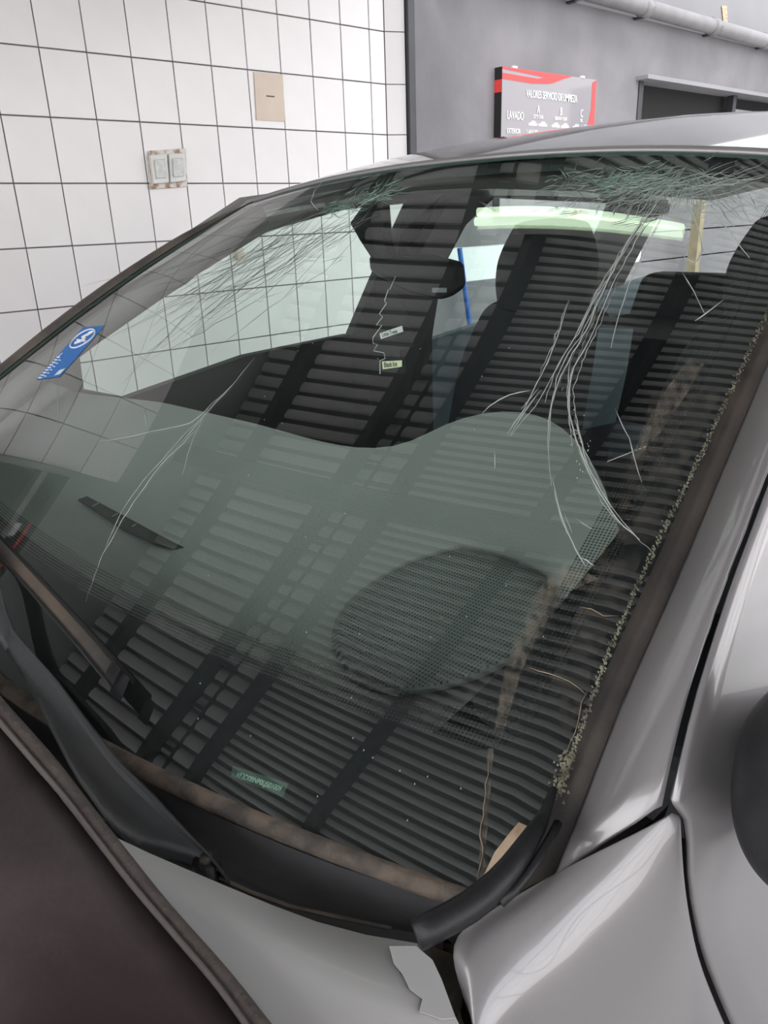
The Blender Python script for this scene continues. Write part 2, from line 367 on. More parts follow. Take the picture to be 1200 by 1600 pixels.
def text(s, a_, b_, size, sx=1., m=WHITE, parent=sg, name='lettering', al='LEFT'):
    cu = bpy.data.curves.new(name, 'FONT'); cu.body = s; cu.size = size; cu.extrude = .0008; cu.align_x = al; cu.offset = size*.003
    cu.materials.append(m); o = bpy.data.objects.new(name, cu); C.objects.link(o); o.parent = parent
    if parent.type == 'EMPTY': o.matrix_parent_inverse = Matrix.Translation(-parent.location)
    # wall plane: reading direction +y, up +z, facing the garage (+X in blender)
    R = Matrix(((0, 0, 1), (1, 0, 0), (0, 1, 0))).to_4x4()
    p = W((XF-.003, sy0+Wd*a_, sz1-Wd*b_))
    o.matrix_basis = Matrix.Translation(p) @ R @ Matrix.Diagonal((sx, 1, 1, 1))
    return o
text('VALORES SERVICIO DE LIMPIEZA', .235, .152, .064, .60)
text('LAVADO', .05, .285, .068, .62)
text('EXTERIOR', .05, .365, .042, .72)
text('LAVADO', .25, .365, .042, .72)
for i, (l, s_) in enumerate((('A', 'CITY CAR'), ('B', 'SEDAN / SUV'), ('C', 'XL'))):
    cx = (.365, .61, .845)[i]
    text(l, cx, .238, .070, .6, al='CENTER'); text(s_, cx, .268, .030, .8, al='CENTER')
    for k in (-.052, .052):
        pts = [(-.045, 0), (-.045, -.015), (-.02, -.019), (-.01, -.031), (.02, -.031), (.035, -.018), (.047, -.014), (.047, 0)]
        flat([(cx+k+p[0]*.95, .312+p[1]*.9) for p in pts], WHITE, 'car_icon')
for k in (.1, .82):
    B().box((XF-.004, sy0+Wd*k, sz1), (XF+.01, sy0+Wd*k+.04, sz1+.012)).obj('fixing_clip', WHITE, sg)
# gutter pipe
gp = thing('gutter_pipe', (WX-.08, 6, 1.30), 'grey plastic drain pipe running high along the grey wall', 'pipe')
B().tube([(WX-.075, 3.6, 1.36), (WX-.075, 13.5, 1.30)], .055, 14).obj('pipe', GUT, gp, True)
for q in (895, 1000, 1108, 1190):
    y = wp(q, 20, WX-.07)[1]; r_q = ray(q, (q-890)*.25); y = r_q[1]*(WX-.07)/r_q[0]
    B().tube([(WX-.075, y, 1.355-(y-4.4)*.006), (WX-.075, y+.09, 1.355-(y-4.4)*.006)], .063, 14).obj('pipe_collar', GUT, gp, True)
    B().box((WX-.075, y+.02, 1.28), (WX-.004, y+.05, 1.295)).obj('bracket', STEEL, gp)
# dark recess with ledge and frame
wn = struct(B().box((WX+.1, 5.86, .35), (WX+.16, 9.4, .905)).obj('window_1', VOID))
bevel(B().box((WX-.10, 5.82, .90), (WX+.1, 9.4, .93)).obj('ledge', UPWALL, wn), .003)
bevel(B().box((WX-.01, 5.86, .35), (WX+.05, 5.92, .9)).box((WX-.01, 7.4, .35), (WX+.05, 7.46, .9)).box((WX-.02, 7.46, .35), (WX+.06, 9.4, .55)).obj('window_frame', STEEL, wn), .003)
for i in range(9): B().box((WX+.02, 6.75+i*.07, .36), (WX+.03, 6.757+i*.07, .62)).obj('window_bar', GUT, wn)
B().box((WX+.02, 7.5, .74), (WX+.09, 9.4, .80)).obj('window_rail', UPWALL, wn)
mk = B().prism([(WX+.025, wp(1132, 8)[1], wp(1132, 8)[2]), (WX+.025, wp(1140, 8)[1], wp(1140, 8)[2]), (WX+.025, wp(1141, 36)[1], wp(1141, 36)[2]), (WX+.025, wp(1135, 38)[1], wp(1135, 38)[2])], (-.003, 0, 0)).obj('paint_chip', CHIPM, bpy.data.objects['wall_far'])
# fluorescent batten under the roof (seen mirrored in the windscreen)
ft = thing('fluorescent_light', (1.81, 1.76, HC-.13), 'long lit fluorescent batten mirrored across the top of the windscreen', 'lamp')
T0 = np.array([2.29, 1.73, HC-.16]); T1 = np.array([1.33, 1.79, HC-.16]); tn = np.array([T1[1]-T0[1], -(T1[0]-T0[0]), 0]); tn /= np.linalg.norm(tn)
bd = B().prism([T0+tn*.035, T0-tn*.035, T1-tn*.035, T1+tn*.035], (0, 0, .035)).obj('batten_body', SWITCH, ft); bd.location.z += .02
for k in (-.017, .017): B().tube([T0+tn*k, T1+tn*k], .014, 10).obj('tube', TUBE, ft, True)
for k in (.2, .8): B().tube([T0+(T1-T0)*k+np.array([0, 0, .05]), T0+(T1-T0)*k+np.array([0, 0, .13])], .004, 6).obj('hanging_rod', STEEL, ft)
# objects seen beyond the rear door glass
a = wp(718, 388, 3.5); b = wp(731, 485, 3.5)
setlab(B().tube([a, b, b+(b-a)*((-1.36-b[2])/(b[2]-a[2]))], .016, 8).obj('broom_handle', PIPEB, None, True), 'blue broom handle leaning on the far wall behind the car', 'handle')
a = wp(903, 300, 3.45)
wq = setlab(B().box((3.42, a[1]-.04, -1.36), (3.5, a[1]+.05, .0)).obj('timber_post', WOOD), 'pale timber post beside the green tub, seen past the headrest', 'post')
setlab(B().tube([(3.20, a[1]-.05, -.62), (3.20, a[1]-.05, -.50)], [.10, .12], 12).obj('green_tub', GREEN, None, True), 'green plastic tub in front of the timber post', 'tub')
B().tube([(3.20, a[1]-.05, -1.36), (3.20, a[1]-.05, -.62)], [.07, .07], 10).obj('tub_stand', GUT, bpy.data.objects['green_tub'], True)
a = wp(1090, 330, 3.45)
setlab(B().box((3.40, a[1]-.035, -1.36), (3.48, a[1]+.035, .06)).obj('timber_post', WOOD), 'wider timber post seen through the rear glass at right', 'post')

# ------------------------------------------------------------------ the car
car = thing('car', (.92, 1.3, -1.36), 'grey hatchback with a shattered windscreen parked beside the tiled wall', 'car')
def grid(f, nu, nv, name, m, parent, off=0., uv=False, u0=-1, u1=1, v0=0, v1=1, sm=True):
    V_ = []; U_ = []
    for i in range(nu+1):
        for j in range(nv+1):
            u = u0+(u1-u0)*i/nu; v = v0+(v1-v0)*j/nv; V_.append(f(u, v)); U_.append((u, v))
    n = nv+1; Fc = [(i*n+j, i*n+j+1, (i+1)*n+j+1, (i+1)*n+j) for i in range(nu) for j in range(nv)]
    return mesh(name, V_, Fc, m, parent, sm, U_, True)
ws = grid(lambda u, v: S(u, v), 72, 48, 'windscreen', [GLASS, GLASSIN], car)
solid(ws, .005, -1, 1).modifiers['thickness'].use_rim = False
per = [(u, 0) for u in np.linspace(-1, 1, 60)]+[(1, v) for v in np.linspace(0, 1, 40)[1:]]+[(u, 1) for u in np.linspace(1, -1, 60)[1:]]+[(-1, v) for v in np.linspace(1, 0, 40)[1:]]
B().loft([[S(*p) for p in per], [S(*p)-.005*SN(*p) for p in per]]).obj('glass_edge', mat('green_glass_edge', (.03, .07, .055), .2), ws)
ws['label'] = 'cracked laminated windscreen'
IN = -.007
# black print: solid border and dotted fringe, on the inner face
def rr(u, v):   # rounded edge of the clear field, returns v of lower edge at u
    return .112
V_ = []; Fc = []
def band(pts_out, pts_in, name, m, uvs=1.):
    rows = [[S(*p)+(IN)*SN(*p) for p in pts_out], [S(*p)+(IN)*SN(*p) for p in pts_in]]
    n = len(pts_out); V = rows[0]+rows[1]; Fq = [(i, i+1, n+i+1, n+i) for i in range(n-1)]
    UV = [(p[0]*.7, p[1]*.95) for p in pts_out]+[(p[0]*.7, p[1]*.95) for p in pts_in]
    return mesh(name, V, Fq, m, ws, True, UV, True)
def inner(du, dv, top, n=10):
    L = []; a, c = .955-du, .105+dv; r = .035
    for k in range(n+1):
        t = k/n*math.pi/2; L.append((-a+r*1.2*(1-math.cos(t)), c+r*1.2*(1-math.sin(t))))
    left_up = [(-a, top), (-a, .6), (-a, .35), (-a, .25)]
    base = [(-a+.1+(2*a-.2)*k/30, c+.012*(1-abs(-a+.1+(2*a-.2)*k/30))) for k in range(31)]
    L2 = left_up+L+base; R = [(-x, y) for x, y in (left_up+L)][::-1]
    return L2+R
i0 = inner(0, 0, 1.0)
o0 = []
for (u, v) in i0:
    if v > .2: o0.append((math.copysign(1, u), v))
    elif abs(u) > .9: k = (.2-v)/.1; o0.append((math.copysign(1, u), max(0, .2-max(0, k)*.2) if k < 1.2 else 0))
    else: o0.append((u, 0))
band(o0, i0, 'black_border', FRIT)
i1 = inner(.012, .014, 1.0); i2 = inner(.045, .030, 1.0)
DOT1 = patch_mat('dense_dots', (.008, .008, .01), 1., 330, .28, .30, (1, 1, 1), (.0,))
DOT2 = patch_mat('sparse_dots', (.008, .008, .01), 1., 330, .47, .49, (1, 1, 1), (.0,))
band(i0, i1, 'dotted_fringe', DOT1); band(i1, i2, 'dotted_fringe', DOT2)
band([(u, 1.0) for u in np.linspace(-1, 1, 21)], [(u, .965) for u in np.linspace(-1, 1, 21)], 'black_border', FRIT)
# cracks
def crack(path_px, r=.0005, name='crack', m=CRACK, jag=1.5, off=.0012, b=None, n=4, step=14, taper=True):
    L = [np.array(p, float) for p in path_px]; ln = sum(np.linalg.norm(q-p) for p, q in zip(L, L[1:]))
    L = smooth(L, max(3, int(ln/step)), 1)
    L = [p+np.array([random.gauss(0, jag), random.gauss(0, jag)]) for p in L]
    pts = [G(p[0], p[1], off) for p in L]; k = len(pts)
    R = [r*(1.0 if not taper else max(.25, 1-abs(2*i/(k-1)-1)**3*.8))*random.uniform(.6, 1.4) for i in range(k)]
    if b is not None: b.tube(pts, R, n); return
    return B().tube(pts, R, n).obj(name, m, ws, True)
MAIN = [
 [(1075, 258), (1040, 300), (985, 372), (945, 450), (915, 520), (882, 575), (862, 625), (855, 690), (862, 760)],
 [(862, 740), (872, 790), (890, 840), (915, 888)],
 [(1060, 285), (1000, 365), (955, 450), (925, 528), (893, 580), (888, 640), (905, 700), (940, 770), (975, 820), (1022, 868)],
 [(905, 700), (930, 760), (965, 815), (1000, 845)],
 [(1050, 290), (990, 370), (930, 470), (880, 560), (845, 625), (800, 682)],
 [(890, 470), (860, 560), (820, 640), (793, 680)], [(845, 610), (820, 645), (797, 682)], [(843, 606), (815, 640)],
 [(753, 646), (775, 628), (800, 617), (828, 612)],
 [(940, 460), (912, 520), (885, 560), (870, 590), (862, 640), (858, 700)],
 [(945, 440), (905, 520), (872, 572), (858, 610), (852, 630)],
 [(985, 380), (940, 440), (890, 545)], [(1035, 335), (985, 440), (960, 520), (955, 545)],
 [(893, 560), (886, 600), (889, 650), (896, 700)], [(898, 640), (910, 700), (925, 745)],
 [(1110, 350), (1130, 345), (1155, 385), (1170, 405)], [(1085, 505), (1105, 490), (1130, 470)],
 [(1060, 395), (1090, 420), (1100, 385), (1070, 300)], [(1065, 425), (1082, 450), (1090, 470), (1100, 490)],
 [(960, 640), (985, 690), (1003, 755)],
 [(345, 620), (280, 690), (230, 745), (190, 800), (160, 870), (135, 942)],
 [(320, 660), (245, 735), (200, 800), (155, 880)], [(400, 560), (330, 640), (285, 690), (270, 712)],
 [(90, 600), (94, 640), (88, 680)], [(225, 632), (230, 668)], [(325, 640), (300, 690), (285, 745)],
 [(365, 600), (300, 665), (262, 670), (180, 690), (145, 688)],
 [(497, 330), (482, 318), (490, 295), (505, 285)],
 [(775, 700), (774, 735)], [(900, 810), (925, 830)], [(905, 870), (930, 885)],
 [(605, 300), (560, 322), (545, 340)],
]
for p in MAIN: crack(p, random.uniform(.0004, .0007), jag=.7)
for p in MAIN[:7]:
    for _ in range(2):
        L = res(p, 12); a_ = random.randint(0, 5); L = L[a_:a_+random.randint(4, 7)]; o_ = random.uniform(-6, 6)
        crack([tuple(q+np.array([o_, o_*.3])) for q in L], random.uniform(.0002, .0004), jag=1.2, step=9)
wb = B()
for k in range(70):       # hairlines sweeping from the header down across the passenger window
    x0 = random.uniform(470, 600); y0 = 300+random.uniform(5, 45)-(x0-500)*.05
    t = random.uniform(.25, 1.0); x1 = x0-t*random.uniform(230, 420); y1 = y0+t*random.uniform(120, 290)
    mx, my = (x0+x1)/2, (y0+y1)/2+random.uniform(-12, 25)
    if x1 < 120: continue
    q = [(x0, y0), (mx, my), (x1, y1)]
    s = random.uniform(0, .6); L = res(q, 12)[int(s*8):]
    if len(L) > 2: crack([tuple(p) for p in L], .0004, b=wb, n=3, step=22, jag=1.2)
for k in range(40):
    x0 = random.uniform(300, 560); y0 = 345+(560-x0)*.45+random.uniform(-10, 60)
    a_ = random.uniform(2.2, 3.3); l = random.uniform(15, 60)
    crack([(x0, y0), (x0+l*.5*math.cos(a_), y0+l*.5*math.sin(a_)+3), (x0+l*math.cos(a_), y0-l*math.sin(a_)*-1)], .0003, b=wb, n=3, step=12)
tagk(wb.obj('hairline_cracks', mat('fine_crack_face', (.16, .18, .17), .3, spec=.8), ws, True), 'stuff')
wb = B()
for k in range(300):      # crushed web under the header
    th = random.gauss(0, 1); cx = 1020+95*random.gauss(0, 1)*.8; cy = 292+16*random.gauss(0, 1)+abs(cx-1060)*.06
    cy = max(262, cy); a_ = math.atan2(cy-262, cx-1075)+random.gauss(0, .35); l = random.uniform(8, 42)
    dx, dy = math.cos(a_)*l, math.sin(a_)*l
    if cx+dx > 1260 or cy+dy < 254: continue
    crack([(cx, cy), (cx+dx*.5, cy+dy*.5), (cx+dx, cy+dy)], random.uniform(.0003, .0006), b=wb, n=3, step=12, jag=1.)
for k in range(24):
    a_ = random.uniform(.02, 1.0)*math.pi*.9+.1; l = random.uniform(40, 150); x0, y0 = 1072, 264
    x1, y1 = x0+l*math.cos(a_)*1.2, y0+l*math.sin(a_)*.7
    crack([(x0, y0), ((x0+x1)/2, (y0+y1)/2+4), (x1, y1)], .0004, b=wb, n=3, step=14)
for k in range(26):
    x1 = random.uniform(1120, 1230); y0 = random.uniform(270, 330)
    crack([(x1-random.uniform(80, 190), y0+random.uniform(5, 30)), (x1-60, y0+6), (x1, y0-random.uniform(5, 22))], .0004, b=wb, n=3, step=16)
tagk(wb.obj('crushed_web', mat('dull_crack_face', (.33, .38, .35), .3, spec=.8), ws, True), 'stuff')
wb = B()
for k in range(300):
    if k % 3: cx = random.gauss(975, 60); cy = 288+random.gauss(0, 10)
    else: cx = random.uniform(500, 620); cy = 345-(cx-480)*.38+random.gauss(0, 8)
    a_ = random.gauss(-.4, .5); l = random.uniform(8, 34)
    crack([(cx, cy), (cx+l*math.cos(a_)*.5, cy+l*math.sin(a_)*.5), (cx+l*math.cos(a_), cy+l*math.sin(a_))], .00055, b=wb, n=3, step=12)
tagk(wb.obj('green_web', CRACKG, ws, True), 'stuff')
wb = B()
for k in range(75):
    if k < 30: t = random.random(); p = (890+random.gauss(0, 9)+25*t, 600+150*t+random.gauss(0, 5)); s_ = .0007
    else: p = (random.uniform(300, 1050), random.uniform(520, 1300)); s_ = .0008
    if p[0] > 700+(1300-p[1])*.5: continue
    c0 = G(*p, .0008); wb.tube([c0, c0+np.array([s_*.6, s_, .0004])], [s_*.5, s_*.3], 5)
tagk(wb.obj('glass_specks', WHITE, ws), 'stuff')
# crumbled edge beside the near pillar
wb = B(); Lp = res([(884, 1215), (950, 1030), (1020, 868), (1090, 730), (1150, 600), (1200, 495), (1255, 395)], 900)
for i, p in enumerate(Lp):
    for _ in range(1):
        q = G(p[0]+random.gauss(-2, 2.2), p[1]+random.gauss(0, 2), .002); s_ = random.uniform(.0003, .0007)
        wb.tube([q-np.array([s_, 0, 0]), q+np.array([s_, s_, s_])], [s_, s_*.6], 5)
for i in range(150):
    t = random.random(); q = G(873+18*t+random.gauss(0, 5), 1240-60*t+random.gauss(0, 8), .002); s_ = random.uniform(.0005, .001)
    wb.tube([q, q+np.array([s_, s_, s_])], [s_, s_*.5], 5)
tagk(wb.obj('glass_crumbs', CRUMB, ws), 'stuff')
# dirt films
DIRT = patch_mat('dirt_film', (.30, .25, .19), .45, 3, .36, .75, (3, 1.2, 1)); DIRT2 = patch_mat('dirt_veil', (.22, .19, .15), .2, 2, .42, .7, (2, 2, 1))
def film(pl, pr, m, name='dirt_film', off=.0009):
    n = 14; L, R = res(pl, n), res(pr, n); V = []; UV = []
    for i in range(n):
        for j in range(5):
            p = L[i]+(R[i]-L[i])*j/4; V.append(G(p[0], p[1], off)); UV.append((p[0]/100, p[1]/100))
    return mesh(name, V, [(i*5+j, i*5+j+1, i*5+j+6, i*5+j+5) for i in range(n-1) for j in range(4)], m, ws, True, UV, True)
film([(1078, 560), (1040, 610), (1008, 665), (985, 718)], [(1100, 570), (1068, 625), (1030, 680), (992, 722)], DIRT)
film([(885, 880), (842, 920), (820, 960), (790, 1040), (770, 1160)], [(935, 905), (880, 930), (846, 985), (815, 1050), (783, 1160)], DIRT)
film([(762, 1170), (757, 1250), (745, 1380)], [(772, 1170), (765, 1260), (757, 1370)], DIRT)
film([(1020, 610), (1000, 680), (960, 800), (900, 960), (850, 1100)], [(1130, 610), (1090, 690), (1030, 820), (960, 960), (890, 1150)], DIRT2)
for p in ([(830, 1045), (870, 1060), (900, 1072), (918, 1088)], [(905, 945), (930, 958), (968, 962)], [(915, 1080), (905, 1130), (885, 1190)], [(765, 1180), (762, 1240), (752, 1290), (757, 1340), (745, 1385)]):
    crack(p, .0004, 'dirt_line', mat('tan_dirt', (.34, .26, .18), .9), 2)
# blue sticker near the far pillar
def gl_quad(pts, m, name, off=-.0005, parent=ws, n=6):
    V = []
    for i in range(n+1):
        for j in range(n+1):
            s_, t = i/n, j/n
            p = (np.array(pts[0])*(1-s_)+np.array(pts[1])*s_)*(1-t)+(np.array(pts[3])*(1-s_)+np.array(pts[2])*s_)*t
            V.append(G(p[0], p[1], off))
    return mesh(name, V, [(i*(n+1)+j, i*(n+1)+j+1, (i+1)*(n+1)+j+1, (i+1)*(n+1)+j) for i in range(n) for j in range(n)], m, parent, True, None, True)
Q = [np.array(p, float) for p in ((130, 512), (164, 509), (94, 589), (57, 594))]
st = gl_quad([tuple(p) for p in Q], BLUE, 'blue_sticker', .0008)
st['label'] = 'blue sticker with a white ring emblem'
def Qp(s_, t): return (Q[0]*(1-s_)+Q[1]*s_)*(1-t)+(Q[3]*(1-s_)+Q[2]*s_)*t
def qpath(L, r=.0016, closed=False):
    pts = [G(*Qp(s_, t), .0013) for s_, t in L]; return B().tube(pts, r, 4).obj('sticker_print', WHITE, ws)
qpath([(.5+.42*math.cos(a_), .24+.18*math.sin(a_)) for a_ in np.linspace(0, 2*math.pi, 25)])
qpath([(.35, .33), (.55, .30), (.60, .24), (.45, .22), (.62, .17), (.70, .12), (.6, .15)], .003)
qpath([(.3, .26), (.5, .28), (.75, .30)], .0022)
for t in np.linspace(.58, .97, 9): qpath([(.06, t), (.20, t+.008)], .0014)
for t in np.linspace(.64, .95, 6): qpath([(.26, t), (.36, t+.008)], .0009)
qpath([(.14, .5), (.1, .58)], .0009)
gl_quad([tuple(Qp(*a_)) for a_ in ((.72, .86), (.95, .84), (.92, .95), (.70, .97))], WHITE, 'sticker_print', .0014)
# chassis number plate behind the glass
V4 = [(357, 1190), (445, 1218), (436, 1240), (355, 1207)]
vin = mesh('number_plate_strip', [G(*p, -.0066) for p in V4], [(0, 1, 2, 3)], mat('green_grey_plate', (.06, .10, .08), .5), ws, False, None, True)
vin['label'] = 'small green chassis number plate at the base'
o0_ = G(363, 1209, -.0051); ex = G(433, 1239, -.0051)-o0_; ey = G(367, 1200, -.0051)-o0_
cu = bpy.data.curves.new('lettering', 'FONT'); cu.body = 'VF3D0BNP0LJ501009'; cu.size = 1; cu.materials.append(mat('pale_green_print', (.45, .72, .58), .5)); to = bpy.data.objects.new('lettering', cu)
C.objects.link(to); to.parent = ws
exw = Vector((-ex[0], ex[1], ex[2])); eyw = Vector((-ey[0], ey[1], ey[2])); nz = exw.cross(eyw).normalized()
m4 = Matrix.Identity(4); exl = exw/(17*.55)
for i in range(3): m4[i][0] = exl[i]; m4[i][1] = eyw[i]*1.25; m4[i][2] = nz[i]*.01; m4[i][3] = W(o0_)[i]
to.matrix_basis = m4

# --- near pillar, trim, door, fender
def pill(d): return lambda p: p[0]-(.217+.29*(p[2]+.375)-d)
def side(p): return p[0]-(.15+(.22 if p[2] < -.31 else .29)*(p[2]+.31))
gl_px = [(855, 1300), (885, 1215), (950, 1035), (1020, 872), (1090, 734), (1150, 604), (1200, 500), (1300, 290)]
p1_px = [(865, 1368), (897, 1290), (931, 1200), (970, 1100), (1015, 1000), (1060, 900), (1122, 750), (1185, 600), (1300, 330)]
gap_px = [(1042, 1252), (1051, 1205), (1075, 1100), (1106, 1000), (1137, 900), (1165, 830), (1199, 735), (1262, 590), (1370, 360)]
N_ = 26
glE = [S(-1, v, .002) for v in np.linspace(0.0, 1.06, N_)]
p1 = smooth([onf(q, pill(.022)) for q in p1_px], N_, 1); gp_ = smooth([onf(q, side) for q in gap_px], N_, 1)
upv = np.array([-.4, -.1, .8]); upv /= np.linalg.norm(upv)
B().loft([glE, [g+.4*(p-g)-.006*upv for g, p in zip(glE, p1)], [g+.6*(p-g)+.002*upv for g, p in zip(glE, p1)], p1]).obj('pillar_trim', RUBBER, car, True, True)
rows = []
for t, h in ((0, -.004), (.04, .002), (.2, .008), (.45, .011), (.7, .008), (.9, .0), (1, -.006)):
    rows.append([a_+t*(b_-a_)+h*upv for a_, b_ in zip(p1, gp_)])
solid(B().loft(rows).obj('door_pillar', PAINT, car, True, True), .003)
# dark seam between pillar and door
drL = [(1050, 1250), (1060, 1205), (1084, 1100), (1115, 1000), (1147, 900), (1174, 832), (1208, 737), (1271, 592), (1380, 362)]
dr = smooth([onf(q, side) for q in drL], N_, 1)
B().loft([[p-.012*upv for p in gp_], [p-.02*upv for p in dr]]).obj('door_seam', VOID, car, True)
# door: leading edge pushed along the car
low_px = [(1052, 1258), (1072, 1272), (1078, 1292), (1072, 1362), (1083, 1430), (1097, 1495), (1141, 1600), (1190, 1700)]
dl = smooth([onf(q, side) for q in low_px], 16, 1)
full = dr[::-1]+dl
def doorx(p, k):    # pressed shoulder under the glass line
    z = p[2]; sh = -.020*max(0, 1-abs(z+.345)/.04) if z < -.31 else 0
    return np.array([p[0]+sh*k, p[1], p[2]])
rows = []
for y_, k in ((0, 0), (.004, .0), (.03, .5), (.10, 1), (.3, 1), (.6, 1), (1.1, 1)):
    rows.append([doorx(p, k)+np.array([-.003 if y_ else 0, y_*(1 if True else 0), (.04*y_ if p[2] < -.31 else .04*y_)]) for p in full])
door = solid(B().loft(rows).obj('front_door', PAINT, car, True), .003)
# fender
gapf = smooth([onf(q, side) for q in [(1063, 1269), (1069, 1292), (1063, 1362), (1075, 1432), (1089, 1497), (1133, 1600), (1180, 1700)]], 9, 0)
inner_px = [(1050, 1268), (1000, 1299), (930, 1338), (865, 1375), (790, 1418), (702, 1464)]
inner_z = [-.313, -.322, -.335, -.347, -.358, -.368]
inn = [atZ(q, z) for q, z in zip(inner_px, inner_z)]
crest_px = [(1060, 1272), (1045, 1330), (1005, 1390), (937, 1450), (880, 1500), (826, 1535)]
cr = [atZ(q, z) for q, z in zip(crest_px, [-.315, -.333, -.35, -.362, -.369, -.375])]
inn += [atZ((722, 1530), -.376), atZ((752, 1600), -.386), atZ((800, 1690), -.40)]
cr += [atZ((768, 1600), -.384), atZ((735, 1680), -.395), atZ((720, 1780), -.41)]
for k in range(1, 7):
    inn.append(inn[8]+np.array([.004*k, -.075*k, -.012*k])); cr.append(cr[8]+np.array([.004*k, -.08*k, -.014*k]))
prof = [p-gapf[0] for p in gapf]
rows = []
for i, (a_, c_) in enumerate(zip(inn, cr)):
    top = [a_+(c_-a_)*t+np.array([0, 0, .010*math.sin(math.pi*t)])*(min(i, 3)/3) for t in (0, .08, .25, .45, .65, .85, 1)]
    w_ = min(1, i/3)
    sd = [c_+np.array([pr[0]*(1) - .012*w_*min(1, -pr[2]/.1), pr[1]*(1-w_*.6), pr[2]]) for pr in prof[1:]]
    rows.append(top+sd)
fen = solid(B().loft(rows).obj('front_fender', PAINT, car, True), .004)
sb = fen.modifiers.new('sub', 'SUBSURF'); sb.levels = 1; sb.render_levels = 2
# inner cavity under fender, hood and cowl
B().loft([[p+np.array([.0, 0, -.03]) for p in inn], [p+np.array([.10, -.02, -.10]) for p in inn], [p+np.array([.14, -.02, -.16]) for p in inn]]).obj('inner_wing', DIRTY, car, True)
B().box((.08, -.6, -.62), (1.75, .34, -.56)).obj('engine_bay_floor', VOID, car)
for q0, q1, r_ in (((700, 1480), (735, 1580), .006), ((735, 1530), (765, 1590), .004)):
    B().tube([atZ(q0, -.40), atZ(q1, -.42)], r_, 6).obj('hinge_rod', DIRTY, car)
B().prism([atZ(q, -.385) for q in ((672, 1478), (705, 1490), (722, 1530), (700, 1560), (678, 1515))], (0, 0, -.03)).obj('wing_bracket', DIRTY, car)
# pillar foot shadow wedge
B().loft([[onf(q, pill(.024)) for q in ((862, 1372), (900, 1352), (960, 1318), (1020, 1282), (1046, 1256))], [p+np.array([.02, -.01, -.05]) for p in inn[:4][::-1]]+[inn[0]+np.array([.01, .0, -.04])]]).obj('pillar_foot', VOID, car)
# door mirror at the right edge
mc = onf((1268, 1200), lambda p: p[0]-.10)
bm_rows = []
for k in range(17):
    t = k/16; a_ = -math.pi/2+math.pi*t
    rx, rz, ry = .001+.055*math.cos(a_), .001+.062*math.cos(a_), .075*math.sin(a_)
    bm_rows.append([mc+np.array([ry*.6-.01, math.copysign(abs(math.cos(b_))**.7, math.cos(b_))*rx*1.0, math.copysign(abs(math.sin(b_))**.7, math.sin(b_))*rz]) for b_ in np.linspace(0, 2*math.pi, 41)])
dm = B().loft(bm_rows).obj('door_mirror', BLACK, car, True); _m = dm.modifiers.new('sub', 'SUBSURF'); _m.levels = 1; _m.render_levels = 2; dm['label'] = 'black door mirror housing'
B().tube([mc+np.array([.0, .03, -.03]), mc+np.array([.05, .09, -.05])], [.03, .035], 10).obj('mirror_foot', BLACK, car, True)
# black rubber seal running up from the hood corner
sp = smooth([atZ((650, 1462), -.352), atZ((735, 1418), -.345), atZ((785, 1375), -.337), atZ((820, 1325), -.33), G(850, 1285, .006), G(868, 1235, .004)], 14, 1)
B().tube(sp, [.008]*5+[.0075, .007, .0065, .006, .0055, .005, .004, .003, .002], 10).obj('corner_seal', BLACK, car, True)
sp2 = [p+np.array([-.008, .004, -.002]) for p in sp[4:12]]
B().tube(sp2, .0028, 8).obj('corner_seal', BLACK, car, True)
# wood chip lodged beside the seal
ch = [G(q[0], q[1], .004) for q in ((755, 1382), (775, 1340), (800, 1308), (812, 1294), (826, 1300), (812, 1322), (790, 1345), (770, 1370))]
setlab(B().prism(ch, (0, 0, .003)).obj('wood_chip', CHIPM), 'pale splintered wood chip lodged beside the black corner seal', 'chip')

# --- cowl, tan strip, hood
us = np.linspace(-.985, 1.0, 50)
def base(u, dy, dz): p = S(u, 0.0); return p+np.array([0, dy, dz])
def lipw(u): return .5+.5*min(1, (1+u)/.15)
B().loft([[S(u, .004, .002) for u in us], [S(u, .0, .005) for u in us], [S(u, -.008, .004) for u in us], [S(u, -.010, -.004) for u in us]]).obj('sealing_strip', TANRUB, car, True, True)
rows = [[base(u, dy*lipw(u), dz) for u in us] for dy, dz in ((-.008, -.006), (-.018, -.018), (-.036, -.021), (-.044, -.013), (-.050, -.012), (-.053, -.022), (-.08, -.045), (-.13, -.06))]
B().loft(rows).obj('cowl_panel', mat('cowl_plastic', (.04, .04, .042), .5, var=.3, scale=12, bump=.1, bscale=100), car, True, True)
B().tube([base(u, -.047*lipw(u), -.0115) for u in us[1:]], .0012, 6).obj('cowl_ridge', TANRUB, car, True)
def hz(x, y): return -.333-.10*(.15-y)-.085*(x-.92)**2
def hoodf(off=0.): return lambda p: p[2]-hz(p[0], p[1])-off
edge = [onf(q, hoodf()) for q in [(100, 1268), (180, 1311), (300, 1362), (400, 1404), (500, 1447), (560, 1466), (615, 1475), (652, 1474)]]
ex_ = [np.array([x, .105+.035*((x-.92)/.4)**2-.02, 0]) for x in (1.55, 1.3, 1.1, .9, .75, .65)]
edge = [np.array([p[0], p[1], hz(p[0], p[1])]) for p in ex_]+edge
edge = smooth(edge, 48, 2)
cor = [onf(q, hoodf()) for q in [(652, 1474), (672, 1492), (688, 1520), (705, 1560), (722, 1602), (745, 1680)]]
last = edge[-1]
rows = []
for k in range(16):
    t = k/15; dy = -1.1*t**1.6
    e_ = np.interp(dy, [-.9, -.30, -.12, -.06, -.0], [-.02, -.02, -.010, -.006, 0])
    row = []
    for i, p in enumerate(edge):
        x, y = p[0], p[1]+dy
        row.append(np.array([x, y, hz(x, y)-(.012*(1-t*8) if False else 0)]))
    rows.append(row)
